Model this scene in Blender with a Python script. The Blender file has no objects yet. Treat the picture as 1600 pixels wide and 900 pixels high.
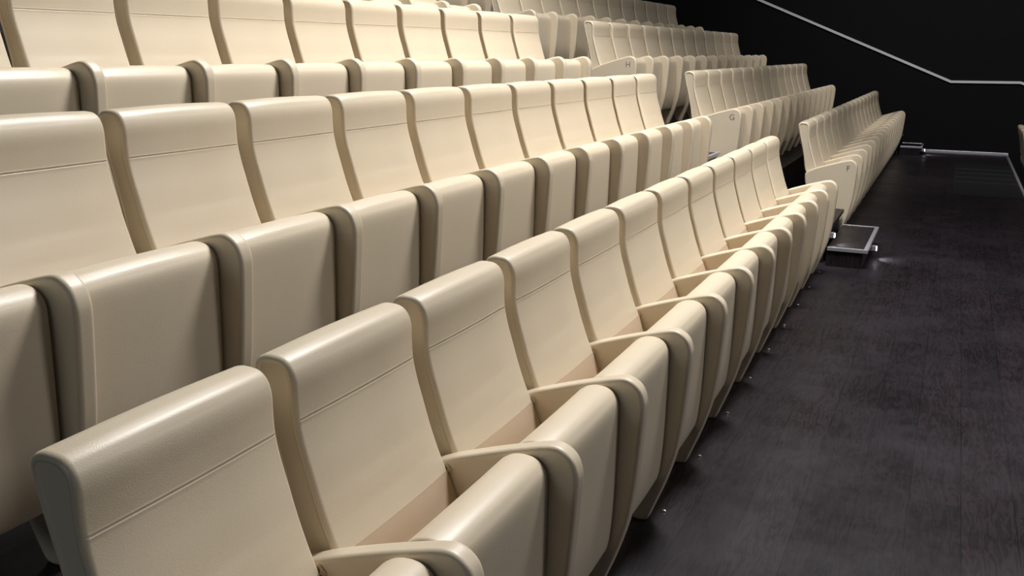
import bpy, math, random
from mathutils import Vector, Matrix
random.seed(4)
scene = bpy.context.scene
COL = scene.collection

# ---------------------------------------------------------------- camera
CAM_H = 1.6793
F_PX = 1520.0
th, ps, ro = math.radians(13.864), math.radians(24.033), math.radians(-0.663)
ct, st, cp, sp = math.cos(th), math.sin(th), math.cos(ps), math.sin(ps)
Fv = Vector((ct*cp, ct*sp, -st)); Rv = Vector((sp, -cp, 0)); Uv = Vector((st*cp, st*sp, ct))
r2 = Rv*math.cos(ro) - Uv*math.sin(ro)
u2 = Rv*math.sin(ro) + Uv*math.cos(ro)
cam = bpy.data.objects.new('camera', bpy.data.cameras.new('camera'))
cam.data.sensor_width = 36.0
cam.data.lens = F_PX/1600*36
cam.data.clip_start = 0.02
cam.matrix_world = Matrix(((r2.x, u2.x, -Fv.x, 0), (r2.y, u2.y, -Fv.y, 0), (r2.z, u2.z, -Fv.z, CAM_H), (0, 0, 0, 1)))
COL.objects.link(cam)
scene.camera = cam

# ---------------------------------------------------------------- exposure, world, lights
scene.view_settings.view_transform = 'Standard'
scene.view_settings.look = 'None'
scene.view_settings.gamma = 1.0
scene.view_settings.use_curve_mapping = False
scene.view_settings.exposure = 0.0
w = bpy.data.worlds.new('world'); scene.world = w; w.use_nodes = True
w.node_tree.nodes['Background'].inputs[0].default_value = (0.80, 0.86, 1.0, 1)
w.node_tree.nodes['Background'].inputs[1].default_value = 0.036

def spot(loc, target, energy, angle, color=(1, 0.9, 0.74), blend=0.8, size=0.25):
    d = bpy.data.lights.new('key_or_fill_spot', 'SPOT')
    d.energy = energy; d.spot_size = math.radians(angle); d.spot_blend = blend
    d.color = color; d.shadow_soft_size = size
    o = bpy.data.objects.new('key_or_fill_spot', d)
    o.location = loc
    o.rotation_euler = (Vector(target)-Vector(loc)).to_track_quat('-Z', 'Y').to_euler()
    COL.objects.link(o)
    return o
WARM = (1.0, 0.965, 0.93)
SOFT = (1.0, 0.965, 0.95)
spot((6.0, 0.3, 6.7), (5.0, 1.4, 0.5), 2050, 125, SOFT, 1.0, 0.8)       # downlights over the rows
spot((6.6, 3.2, 7.6), (6.8, 3.6, 1.2), 1200, 125, WARM, 1.0, 0.8)
spot((6.0, -6.0, 5.6), (4.4, 1.4, 0.6), 560, 95, SOFT, 1.0, 1.1)         # added soft front fill from the stage side
spot((10.5, -5.0, 6.2), (10.5, 3.2, 1.4), 520, 70, SOFT, 1.0, 1.0)  # second added front fill, aimed at the upper far block
spot((11.0, -0.4, 6.6), (18.0, -0.2, 1.0), 1300, 85, SOFT, 1.0, 0.6)      # added to brighten the far wall and handrail
spot((-6.0, 1.9, 2.6), (1.0, 1.25, 0.8), 110, 60, (0.82, 0.93, 1.0), 1.0, 0.5)   # dim cool light from beyond the near row end

# ---------------------------------------------------------------- layout (metres; x along the rows, y up the tiers)
PITCH = 0.56
X0 = 0.9974
YR = 1.2762                 # ridge of the front row's backrests
DY = 0.987
def tier_z(r): return (0.0, 0.4425, 0.885, 1.30, 1.73)[r]
def kx(k): return X0 + PITCH*k
WALL_X = kx(31.25)
EDGE_Y = YR - 2.18

# ---------------------------------------------------------------- materials
def mat(name, color, rough=0.5, metal=0.0, spec=0.5):
    m = bpy.data.materials.new(name); m.use_nodes = True
    b = m.node_tree.nodes['Principled BSDF']
    b.inputs['Base Color'].default_value = (*color, 1)
    b.inputs['Roughness'].default_value = rough
    b.inputs['Metallic'].default_value = metal
    b.inputs['Specular IOR Level'].default_value = spec
    return m, m.node_tree.nodes, m.node_tree.links, b

def leather(name, c1, c2, rough):
    m, n, l, b = mat(name, c1, rough, 0, 0.75)
    tc = n.new('ShaderNodeTexCoord')
    no = n.new('ShaderNodeTexNoise'); no.inputs['Scale'].default_value = 7; no.inputs['Detail'].default_value = 4
    mx = n.new('ShaderNodeMixRGB'); mx.inputs[1].default_value = (*c1, 1); mx.inputs[2].default_value = (*c2, 1)
    vo = n.new('ShaderNodeTexVoronoi'); vo.inputs['Scale'].default_value = 480
    fn = n.new('ShaderNodeTexNoise'); fn.inputs['Scale'].default_value = 260; fn.inputs['Detail'].default_value = 3
    ad = n.new('ShaderNodeMath'); ad.operation = 'ADD'
    bp = n.new('ShaderNodeBump'); bp.inputs['Strength'].default_value = 0.10; bp.inputs['Distance'].default_value = 0.002
    for t in (no, vo, fn): l.new(tc.outputs['Object'], t.inputs['Vector'])
    l.new(no.outputs['Fac'], mx.inputs[0]); l.new(mx.outputs[0], b.inputs['Base Color'])
    l.new(vo.outputs['Distance'], ad.inputs[0]); l.new(fn.outputs['Fac'], ad.inputs[1])
    l.new(ad.outputs[0], bp.inputs['Height']); l.new(bp.outputs[0], b.inputs['Normal'])
    return m
M_CREAM = leather('cream_leather', (0.71, 0.612, 0.450), (0.745, 0.646, 0.484), 0.40)
M_PINK = leather('lower_back_tone', (0.58, 0.45, 0.315), (0.61, 0.475, 0.335), 0.5)  # lower back in a darker, pinker tone than the cream
M_LETTER = mat('grey_letter', (0.16, 0.14, 0.125), 0.6)[0]
M_ALU = mat('brushed_aluminium', (0.62, 0.61, 0.66), 0.38, 0.7)[0]
M_RAIL = mat('painted_rail', (0.78, 0.78, 0.82), 0.5)[0]
M_BOLT = mat('steel_bolt', (0.7, 0.7, 0.73), 0.24, 1.0)[0]
M_PATCH = mat('black_patch', (0.008, 0.008, 0.009), 0.6)[0]
M_PATCHBAR = mat('patch_bar', (0.06, 0.06, 0.062), 0.45, 0.3)[0]

def wood(name, c1, c2, rough):
    m, n, l, b = mat(name, c1, rough, 0, 0.35)
    tc = n.new('ShaderNodeTexCoord')
    br = n.new('ShaderNodeTexBrick')
    br.inputs['Scale'].default_value = 1.0
    br.inputs['Brick Width'].default_value = 1.9; br.inputs['Row Height'].default_value = 0.185
    br.inputs['Mortar Size'].default_value = 0.0026; br.inputs['Mortar Smooth'].default_value = 0.3
    br.inputs['Color1'].default_value = (*c1, 1); br.inputs['Color2'].default_value = (*c2, 1)
    br.inputs['Mortar'].default_value = (c1[0]*.35, c1[1]*.35, c1[2]*.35, 1)
    br.offset = 0.37
    mp = n.new('ShaderNodeMapping'); mp.inputs['Scale'].default_value = (1.2, 9, 1)
    gr = n.new('ShaderNodeTexNoise'); gr.inputs['Scale'].default_value = 3.2; gr.inputs['Detail'].default_value = 8; gr.inputs['Distortion'].default_value = 1.4
    wv = n.new('ShaderNodeMath'); wv.operation = 'MULTIPLY'; wv.inputs[1].default_value = 26
    sn = n.new('ShaderNodeMath'); sn.operation = 'SINE'
    rg = n.new('ShaderNodeMapRange'); rg.inputs[1].default_value = -1; rg.inputs[2].default_value = 1; rg.inputs[3].default_value = 0.52; rg.inputs[4].default_value = 1.3
    mul = n.new('ShaderNodeMixRGB'); mul.blend_type = 'MULTIPLY'; mul.inputs[0].default_value = 1
    # worn grey scuffs where people walk
    sc = n.new('ShaderNodeTexNoise'); sc.inputs['Scale'].default_value = 1.3; sc.inputs['Detail'].default_value = 7; sc.inputs['Roughness'].default_value = 0.68
    sr = n.new('ShaderNodeMapRange'); sr.inputs[1].default_value = 0.44; sr.inputs[2].default_value = 0.75; sr.inputs[3].default_value = 0.0; sr.inputs[4].default_value = 0.75
    scm = n.new('ShaderNodeMixRGB'); scm.inputs[2].default_value = (c1[0]*2.1, c1[1]*2.15, c1[2]*2.3, 1)
    rr = n.new('ShaderNodeMapRange'); rr.inputs[1].default_value = 0.3; rr.inputs[2].default_value = 0.7; rr.inputs[3].default_value = rough-0.08; rr.inputs[4].default_value = rough+0.14
    bp = n.new('ShaderNodeBump'); bp.inputs['Strength'].default_value = 0.05; bp.inputs['Distance'].default_value = 0.001
    l.new(tc.outputs['Object'], br.inputs['Vector']); l.new(tc.outputs['Object'], mp.inputs['Vector'])
    l.new(mp.outputs[0], gr.inputs['Vector']); l.new(tc.outputs['Object'], sc.inputs['Vector'])
    l.new(gr.outputs['Fac'], wv.inputs[0]); l.new(wv.outputs[0], sn.inputs[0]); l.new(sn.outputs[0], rg.inputs[0])
    l.new(br.outputs['Color'], mul.inputs[1]); l.new(rg.outputs[0], mul.inputs[2])
    l.new(sc.outputs['Fac'], sr.inputs[0]); l.new(sr.outputs[0], scm.inputs[0]); l.new(mul.outputs[0], scm.inputs[1])
    l.new(scm.outputs[0], b.inputs['Base Color'])
    l.new(sc.outputs['Fac'], rr.inputs[0]); l.new(rr.outputs[0], b.inputs['Roughness'])
    l.new(sn.outputs[0], bp.inputs['Height']); l.new(bp.outputs[0], b.inputs['Normal'])
    return m
M_FLOOR = wood('dark_stained_oak', (0.0100, 0.0078, 0.0100), (0.0175, 0.0120, 0.0150), 0.42)

def black_wall():
    m, n, l, b = mat('black_acoustic_wall', (0.008, 0.008, 0.0095), 0.85, 0, 0.2)
    tc = n.new('ShaderNodeTexCoord')
    no = n.new('ShaderNodeTexNoise'); no.inputs['Scale'].default_value = 5; no.inputs['Detail'].default_value = 5
    mx = n.new('ShaderNodeMixRGB'); mx.inputs[1].default_value = (0.0052, 0.005, 0.0062, 1); mx.inputs[2].default_value = (0.0076, 0.0070, 0.0084, 1)
    l.new(tc.outputs['Object'], no.inputs['Vector']); l.new(no.outputs['Fac'], mx.inputs[0]); l.new(mx.outputs[0], b.inputs['Base Color'])
    return m
M_WALL = black_wall()
M_LED = bpy.data.materials.new('step_light_lens'); M_LED.use_nodes = True
_b = M_LED.node_tree.nodes['Principled BSDF']
_b.inputs['Emission Color'].default_value = (0.95, 0.96, 1, 1); _b.inputs['Emission Strength'].default_value = 9

# ---------------------------------------------------------------- mesh helpers
def link_mesh(name, verts, faces, m, parent=None, smooth=None):
    me = bpy.data.meshes.new(name)
    me.from_pydata([tuple(v) for v in verts], [], faces)
    me.materials.append(m)
    if smooth is not None:
        for p, s in zip(me.polygons, smooth): p.use_smooth = s
    me.update()
    o = bpy.data.objects.new(name, me); COL.objects.link(o)
    if parent: o.parent = parent
    return o

def box_data(a, b, bev=0.0):
    """box from corner a to corner b, edges chamfered by bev"""
    import bmesh
    bm = bmesh.new()
    bmesh.ops.create_cube(bm, size=1)
    for v in bm.verts:
        v.co = Vector([a[i] + (b[i]-a[i])*(v.co[i]+0.5) for i in range(3)])
    if bev > 0:
        bmesh.ops.bevel(bm, geom=list(bm.edges), offset=bev, segments=2, affect='EDGES', profile=0.5)
    bm.verts.ensure_lookup_table()
    V = [v.co.copy() for v in bm.verts]; F = [[v.index for v in f.verts] for f in bm.faces]
    bm.free()
    return V, F
def boxes(name, lst, m, parent=None, bev=0.0):
    V, F = [], []
    for a, b in lst:
        v, f = box_data(a, b, bev)
        F += [[i+len(V) for i in q] for q in f]; V += v
    return link_mesh(name, V, F, m, parent)

def catmull(pts, sharp=(), n=5):
    """closed polygon through pts, smoothed except at the listed corner indices"""
    N = len(pts); out = []
    P = [Vector(p) for p in pts]
    for i in range(N):
        p1, p2 = P[i], P[(i+1) % N]
        p0 = P[i-1] if i not in sharp else p1*2-p2
        p3 = P[(i+2) % N] if (i+1) % N not in sharp else p2*2-p1
        for j in range(n):
            t = j/n
            out.append(0.5*((2*p1) + (p2-p0)*t + (2*p0-5*p1+4*p2-p3)*t*t + (3*p1-p0-3*p2+p3)*t**3))
    return out

def inset(poly, d):
    """move a clockwise/anticlockwise closed outline inwards by d"""
    N = len(poly)
    area = sum(poly[i].x*poly[(i+1) % N].y - poly[(i+1) % N].x*poly[i].y for i in range(N))
    s = 1 if area > 0 else -1
    out = []
    for i in range(N):
        a = (poly[i]-poly[i-1]); b = (poly[(i+1) % N]-poly[i])
        if a.length < 1e-7: a = b
        if b.length < 1e-7: b = a
        a = a.normalized(); b = b.normalized()
        na = Vector((-a.y, a.x))*s; nb = Vector((-b.y, b.x))*s
        m = na+nb
        if m.length < 1e-4: m = na
        m = m.normalized()
        k = max(m.dot(na), 0.5)
        out.append(poly[i] + m*(d/k))
    return out

def loft(name, poly, x0, x1, m, edge, parent=None, pinch=True, extra=None):
    """solid with side outline poly (y, z) running from x0 to x1, rounded and piped at both ends"""
    secs = [(edge*(1-math.cos(a)), edge*(1-math.sin(a))) for a in [math.radians(d) for d in (0, 18, 36, 54, 72, 90)]]
    if pinch:       # the end cap is a separate panel sewn in a little below the wrap
        secs = [(0.0030, edge*1.18), (0.0030, edge*1.10), (0.0, edge*1.04)] + secs[1:]
    W = x1-x0
    rows = [(x0+dx, di) for dx, di in secs] + [(x0+W*f, 0.0) for f in (0.3, 0.5, 0.7)] + [(x1-dx, di) for dx, di in reversed(secs)]
    N = len(poly); V, F, S = [], [], []
    for x, d in rows:
        q = inset(poly, d) if d else poly
        f = (x-x0)/W
        for p in q:
            y, z = p.x, p.y
            if extra: y, z = extra(f, y, z)
            V.append((x, y, z))
    area = sum(poly[i].x*poly[(i+1) % N].y - poly[(i+1) % N].x*poly[i].y for i in range(N))
    for r in range(len(rows)-1):
        for i in range(N):
            a, b = r*N+i, r*N+(i+1) % N
            q = [a, b, b+N, a+N]
            F.append(q if area < 0 else q[::-1]); S.append(True)
    c0 = list(range(N)); c1 = [(len(rows)-1)*N+i for i in range(N)]
    F.append(c0[::-1] if area < 0 else c0); S.append(False)
    F.append(c1 if area < 0 else c1[::-1]); S.append(False)
    return link_mesh(name, V, F, m, parent, S)

def thing(name, loc, label, cat, group=None):
    o = bpy.data.objects.new(name, None); COL.objects.link(o)
    o.location = loc; o.empty_display_size = 0.1
    o['label'] = label; o['category'] = cat
    if group: o['group'] = group
    return o
def structure(o):
    o['kind'] = 'structure'; return o

# ---------------------------------------------------------------- the setting
structure(boxes('floor', [((-6, EDGE_Y, -0.30), (WALL_X, YR+0.40, 0.0))], M_FLOOR))
structure(boxes('floor_lower', [((-6, EDGE_Y-2.2, -0.60), (WALL_X, EDGE_Y-0.001, -0.4425))], M_FLOOR))
for r in range(1, 5):
    y0 = YR+DY*(r-1)+0.36
    y1 = y0+DY+0.05 if r < 4 else y0+DY+0.9
    structure(boxes('floor_tier', [((-6, y0, tier_z(r)-0.60), (WALL_X, y1, tier_z(r)))], M_FLOOR))
structure(boxes('wall_far', [((WALL_X, EDGE_Y-2.2, -0.62), (WALL_X+0.25, YR+DY*4+2.4, 7.6))], M_WALL))
structure(boxes('trim_1', [((WALL_X-0.02, EDGE_Y+0.0, 0.0), (WALL_X-0.001, YR-0.87, 0.045))], M_ALU, None, 0.003))
structure(boxes('trim_2', [((kx(17), EDGE_Y, 0.0), (WALL_X-0.021, EDGE_Y+0.035, 0.018))], M_ALU, None, 0.003))

# ---------------------------------------------------------------- seats
Z_BACK = [  # side outline of the backrest: (y from ridge, z from tier floor)
    (-0.026, 1.050), (-0.056, 1.046), (-0.076, 1.029), (-0.086, 1.000), (-0.0875, 0.955), (-0.0905, 0.910),
    (-0.102, 0.858), (-0.118, 0.805), (-0.137, 0.742), (-0.158, 0.683), (-0.176, 0.640), (-0.184, 0.622), (-0.198, 0.590), (-0.2045, 0.573),
    (-0.120, 0.560), (-0.076, 0.610), (-0.052, 0.735), (-0.028, 0.835), (-0.012, 0.893), (0.002, 0.945), (0.013, 0.995), (0.017, 1.022), (0.008, 1.040), (-0.008, 1.048)]
BACK = catmull(Z_BACK, sharp=(13, 14), n=5)
def add_seam(poly, zs):
    out = []
    for i, p in enumerate(poly):
        q = poly[(i+1) % len(poly)]
        out.append(p)
        if p.x < -0.07 and q.x < -0.07:
            for z in sorted(zs, reverse=p.y > q.y):
                if min(p.y, q.y) + 2e-4 < z < max(p.y, q.y) - 2e-4:
                    out.append(p.lerp(q, (z-p.y)/(q.y-p.y)))
    return out
BACK = add_seam(BACK, [0.9200, 0.9175, 0.9152, 0.9138, 0.9122, 0.9108, 0.9085, 0.9060])
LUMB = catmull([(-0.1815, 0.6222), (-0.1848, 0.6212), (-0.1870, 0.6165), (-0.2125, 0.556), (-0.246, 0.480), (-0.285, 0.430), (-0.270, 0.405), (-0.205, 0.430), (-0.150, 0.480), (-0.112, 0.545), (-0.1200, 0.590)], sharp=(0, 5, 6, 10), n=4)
CUSH = catmull([(-0.334, 0.676), (-0.352, 0.695), (-0.376, 0.7065), (-0.404, 0.7095), (-0.431, 0.7035), (-0.452, 0.687), (-0.463, 0.660), (-0.465, 0.60), (-0.464, 0.50),
                (-0.4615, 0.37), (-0.456, 0.27), (-0.446, 0.195), (-0.430, 0.178), (-0.36, 0.19), (-0.310, 0.235), (-0.300, 0.36), (-0.308, 0.50), (-0.320, 0.62)], sharp=(), n=4)
ARM = catmull([(-0.085, 0.575), (-0.095, 0.602), (-0.120, 0.622), (-0.160, 0.6405), (-0.210, 0.660), (-0.320, 0.696), (-0.400, 0.719), (-0.445, 0.731), (-0.478, 0.7345), (-0.505, 0.723),
               (-0.5245, 0.703), (-0.535, 0.672), (-0.5365, 0.64), (-0.533, 0.57), (-0.527, 0.48), (-0.518, 0.38), (-0.500, 0.27), (-0.466, 0.155), (-0.428, 0.055), (-0.410, 0.010), (-0.395, 0.0),
               (-0.362, 0.0), (-0.338, 0.025), (-0.285, 0.14), (-0.225, 0.28), (-0.150, 0.40), (-0.100, 0.48)], sharp=(), n=3)

def puff(f, y, z):      # upholstery fills out slightly towards the middle of its width
    b = 0.004*math.sin(math.pi*min(max(f, 0), 1))
    if 0.906 < z < 0.920 and y < -0.07 and 0.02 < f < 0.98:    # the stitched seam across the headrest
        d = abs(z-0.913)
        y += 0.0021 if d < 0.0012 else (-0.0006 if d < 0.0045 else 0)
    return (y-b if y < -0.06 else y, z + (b if z > 1.03 or 0.69 < z < 0.73 else 0))

WSEAT = 0.895*PITCH
def make_seat():
    root = bpy.data.objects.new('theatre_seat', None); COL.objects.link(root); root.empty_display_size = 0.1
    loft('backrest', BACK, 0.004, WSEAT, M_CREAM, 0.014, root, True, puff)
    loft('lower_back', LUMB, 0.005, WSEAT-0.001, M_PINK, 0.010, root, False, puff)
    loft('seat_cushion', CUSH, 0.010, WSEAT-0.002, M_CREAM, 0.012, root, True, puff)
    arm = loft('armrest_panel', ARM, 0.0, 0.056, M_CREAM, 0.013, root, False)
    arm.location = (WSEAT+0.0015, 0, 0)
    return root
def bolt_mesh():
    V, F = [], []
    n = 14
    prof = [(0.009, 0.0), (0.009, 0.004), (0.0065, 0.007), (0.003, 0.008)]
    for r_, z in prof:
        for i in range(n):
            a = 2*math.pi*i/n; V.append((r_*math.cos(a), r_*math.sin(a), z))
    for k in range(len(prof)-1):
        for i in range(n):
            a, b = k*n+i, k*n+(i+1) % n
            F.append([a, b, b+n, a+n])
    F.append([(len(prof)-1)*n+i for i in range(n)]); F.append(list(range(n))[::-1])
    return V, F
def letter(txt, arm):
    cu = bpy.data.curves.new('row_letter', 'FONT')
    cu.body = txt; cu.size = 0.070; cu.extrude = 0.0006; cu.align_x = 'CENTER'; cu.align_y = 'CENTER'
    cu.materials.append(M_LETTER)
    tmp = bpy.data.objects.new('row_letter_outline', cu); COL.objects.link(tmp)
    bpy.context.view_layer.update()
    me = bpy.data.meshes.new_from_object(tmp.evaluated_get(bpy.context.evaluated_depsgraph_get()))
    bpy.data.objects.remove(tmp)
    o = bpy.data.objects.new('row_letter', me); COL.objects.link(o)
    o.parent = arm
    o.matrix_local = Matrix(((0, 0, -1, -0.0002), (-1, 0, 0, -0.455), (0, 1, 0, 0.655), (0, 0, 0, 1)))
    o['label'] = 'dark grey row letter ' + txt
    return o

proto = make_seat(); used = [False]
proto_parts = list(proto.children)
arm_proto = [c for c in proto_parts if c.name.startswith('armrest')][0]
def place_seat(x, r, label, group, ridge=None, z=None):
    if not used[0]:
        o = proto; used[0] = True
    else:
        o = proto.copy(); COL.objects.link(o)
        for ch in proto_parts:
            c = ch.copy(); COL.objects.link(c); c.parent = o
    o.location = (x, YR+DY*r if ridge is None else ridge, tier_z(r) if z is None else z)
    o['label'] = label; o['category'] = 'seat'; o['group'] = group
    return o
def own_arm(o):
    return [c for c in o.children if c.name.startswith('armrest')][0]
def first_arm(o):
    c = arm_proto.copy(); COL.objects.link(c); c.parent = o; c.location = (-0.0575, 0, 0)
    return c

ORD = ['', 'first', 'second', 'third', 'fourth', 'fifth', 'sixth', 'seventh', 'eighth', 'ninth', 'tenth', 'eleventh', 'twelfth', 'thirteenth', 'fourteenth', 'fifteenth', 'sixteenth']
ROWN = ['front row', 'second row', 'third row', 'fourth row', 'fifth row']
bv, bf = bolt_mesh()
bolt_me = None
# near blocks, counted from the aisle back towards the camera
for r, k0, n in ((0, 0, 12), (1, 0, 12), (2, 1.85, 10), (3, 6.85, 5)):
    for i in range(n):
        j = n-i
        if j == 1: lab = 'cream leather folding seat beside the stepped aisle, closing the %s of the near block' % ROWN[r]
        else: lab = 'cream leather folding seat, %s from the stepped aisle in the near block %s' % (ORD[j], ROWN[r])
        o = place_seat(kx(k0+i), r, lab, 'near block seats, '+ROWN[r])
        a = own_arm(o)
        if i == 0 and r == 0: first_arm(o)
        if r == 0:
            if bolt_me is None:
                b = link_mesh('floor_bolt', bv, bf, M_BOLT, a); bolt_me = b.data
            else:
                b = bpy.data.objects.new('floor_bolt', bolt_me); COL.objects.link(b); b.parent = a
            b.location = (0.056+0.050, -0.444, 0.0)
            b['label'] = 'small shiny steel floor bolt'
# far blocks, counted from the aisle towards the dark wall
for r, k0, n, tx in ((0, 14.82, 15, 'F'), (1, 14.1, 13, 'G'), (2, 14.1, 12, 'H'), (3, 14.0, 12, 'I'), (4, 14.0, 6, None)):
    for i in range(n):
        j = i+1
        if j == 1:
            lab = ('cream end seat whose flat side panel carries the letter %s, far block %s' % (tx, ROWN[r])) if tx else 'cream end seat of the far block fifth row, behind the row lettered I'
        elif j == n and r < 4: lab = 'cream leather folding seat nearest the black wall in the far block %s' % ROWN[r]
        else: lab = 'cream leather folding seat, %s from the stepped aisle in the far block %s' % (ORD[j], ROWN[r])
        o = place_seat(kx(k0+i), r, lab, 'far block seats, '+ROWN[r])
        if i == 0:
            a = first_arm(o)
            if tx: letter(tx, a)
# the row below the walkway, only its wall end shows
for i in range(3):
    lab = ('cream seat back below the walkway edge, closest of its row to the black wall', 'cream seat back below the walkway edge, second of its row from the black wall',
           'cream seat back below the walkway edge, third of its row from the black wall')[i]
    place_seat(kx(28.1-i), 0, lab, 'seats below the walkway', YR-2.212, -0.4425)

# ---------------------------------------------------------------- aisle steps
def step(name, x0, x1, y0, y1, zb, z, label, group, frame=True):
    root = thing(name, ((x0+x1)/2, (y0+y1)/2, zb), label, 'step', group)
    hx, hy, h = (x1-x0)/2, (y1-y0)/2, z-zb
    boxes('body', [((-hx+.012, -hy+.035, 0), (hx-.012, hy, h-0.042))], M_FLOOR, root)
    boxes('tread', [((-hx+.02, -hy+.02, h-0.042), (hx-.02, hy-.002, h-0.003))], M_FLOOR, root, 0.002)
    t = 0.032
    fr = [((-hx, -hy, h-0.03), (hx, -hy+t, h)), ((-hx, -hy+t, h-0.03), (-hx+t, hy-0.001, h)), ((hx-t, -hy+t, h-0.03), (hx, hy-0.001, h))]
    boxes('metal_edge' if frame else 'edge', fr, M_ALU if frame else M_FLOOR, root, 0.003)
    return root
def step_light(x, y, z, label, power=0.5):
    root = thing('step_light', (x, y, z), label, 'step light', 'step lights')
    boxes('housing', [((-0.022, -0.030, -0.020), (0.022, 0.034, 0.024))], M_ALU, root, 0.004)
    boxes('lens', [((-0.017, -0.036, -0.016), (0.017, -0.0301, 0.018))], M_LED, root, 0.002)
    d = bpy.data.lights.new('step_lamp', 'SPOT'); d.energy = power; d.spot_size = math.radians(120); d.spot_blend = 0.9
    d.shadow_soft_size = 0.012; d.color = (0.92, 0.95, 1)
    o = bpy.data.objects.new('step_lamp', d); COL.objects.link(o); o.parent = root
    o.location = (0, -0.05, 0.0)
    o.rotation_euler = Vector((0, -1, -0.7)).to_track_quat('-Z', 'Y').to_euler()
    return root
ax0, ax1 = kx(12.55), kx(14.66)
step('aisle_step', ax0, ax1, YR-0.77, YR-0.46, 0, 0.158, 'low dark step framed in bright metal where the aisle meets the walkway', 'stepped aisle')
step('aisle_step', kx(12.75), kx(14.65), YR-0.459, YR-0.15, 0, 0.295, 'plain dark step tucked beside the front row end seat, above the lowest aisle step', 'stepped aisle', False)
step('aisle_step', kx(12.2), kx(14.2), YR-0.149, YR+0.359, 0, 0.4425, 'dark aisle landing level with the second row, behind the front row gap', 'stepped aisle')
step('aisle_step', kx(12.45), kx(13.85), YR+0.597, YR+0.95, 0.4425, 0.4425+0.355, 'dark metal-edged step between the second row end seat and panel G', 'stepped aisle')
step('wall_step', kx(29.95), WALL_X-0.022, YR-0.85, YR-0.50, 0, 0.1475, 'small dark metal-edged step against the black wall past the front row', 'wall aisle steps')
step('wall_step', kx(29.95), WALL_X-0.022, YR-0.499, YR+0.355, 0, 0.295, 'second dark step along the black wall behind the lowest wall step', 'wall aisle steps')
step_light(kx(13.45), YR-0.772, 0.085, 'tiny bright step light glowing on the lowest aisle step beside the walkway', 4.5)
step_light(kx(12.85), YR-0.462, 0.225, 'tiny bright step light shining across the metal-framed aisle step', 3.0)
step_light(kx(30.3), YR-0.852, 0.075, 'tiny bright step light low against the black wall', 3.5)

# ---------------------------------------------------------------- handrail on the wall
def bar_path(pts, hw, hh):
    """square bar swept along pts (y, z), standing off the wall by its own depth"""
    V, F = [], []
    n = len(pts)
    for i, (y, z) in enumerate(pts):
        a = Vector(pts[max(i-1, 0)]); b = Vector(pts[min(i+1, n-1)])
        p = Vector((y, z))
        d1 = (p-a).normalized() if i else (b-p).normalized()
        d2 = (b-p).normalized() if i < n-1 else d1
        t = (d1+d2).normalized(); nn = Vector((-t.y, t.x)); nn = nn/max(0.5, nn.dot(Vector((-d1.y, d1.x))))
        for dx, s in ((-hw, -1), (-hw, 1), (hw, 1), (hw, -1)):
            V.append((dx, y+nn.x*s*hh, z+nn.y*s*hh))
    for i in range(n-1):
        for j in range(4):
            F.append([i*4+j, i*4+(j+1) % 4, (i+1)*4+(j+1) % 4, (i+1)*4+j])
    F.append([3, 2, 1, 0]); F.append([(n-1)*4+j for j in range(4)])
    return V, F
rail = thing('handrail', (WALL_X, 0, 0), 'pale grey handrail climbing the black wall from a short level stretch', 'handrail')
ry = YR
v, f = bar_path([(ry-3.6, 0.72), (ry-2.22, 1.215), (ry-1.165, 1.205), (ry+4.6, 3.575)], 0.02, 0.02)
rl = link_mesh('rail', v, f, M_RAIL, rail); rl.location = (-0.021, 0, 0)
# ---------------------------------------------------------------- floor vent near the wall
patch = thing('floor_patch', (kx(25), YR-1.77, 0.0), 'dark patch with thin paler bars on the walkway floor near the black wall', 'floor vent')
boxes('panel', [((-2.0, -0.405, 0.0), (1.9, 0.405, 0.004))], M_PATCH, patch)
for xx in (1.0, 0.45, -0.1, -0.65):
    boxes('slat', [((xx-0.012, -0.40, 0.004), (xx+0.012, 0.40, 0.009))], M_PATCHBAR, patch)
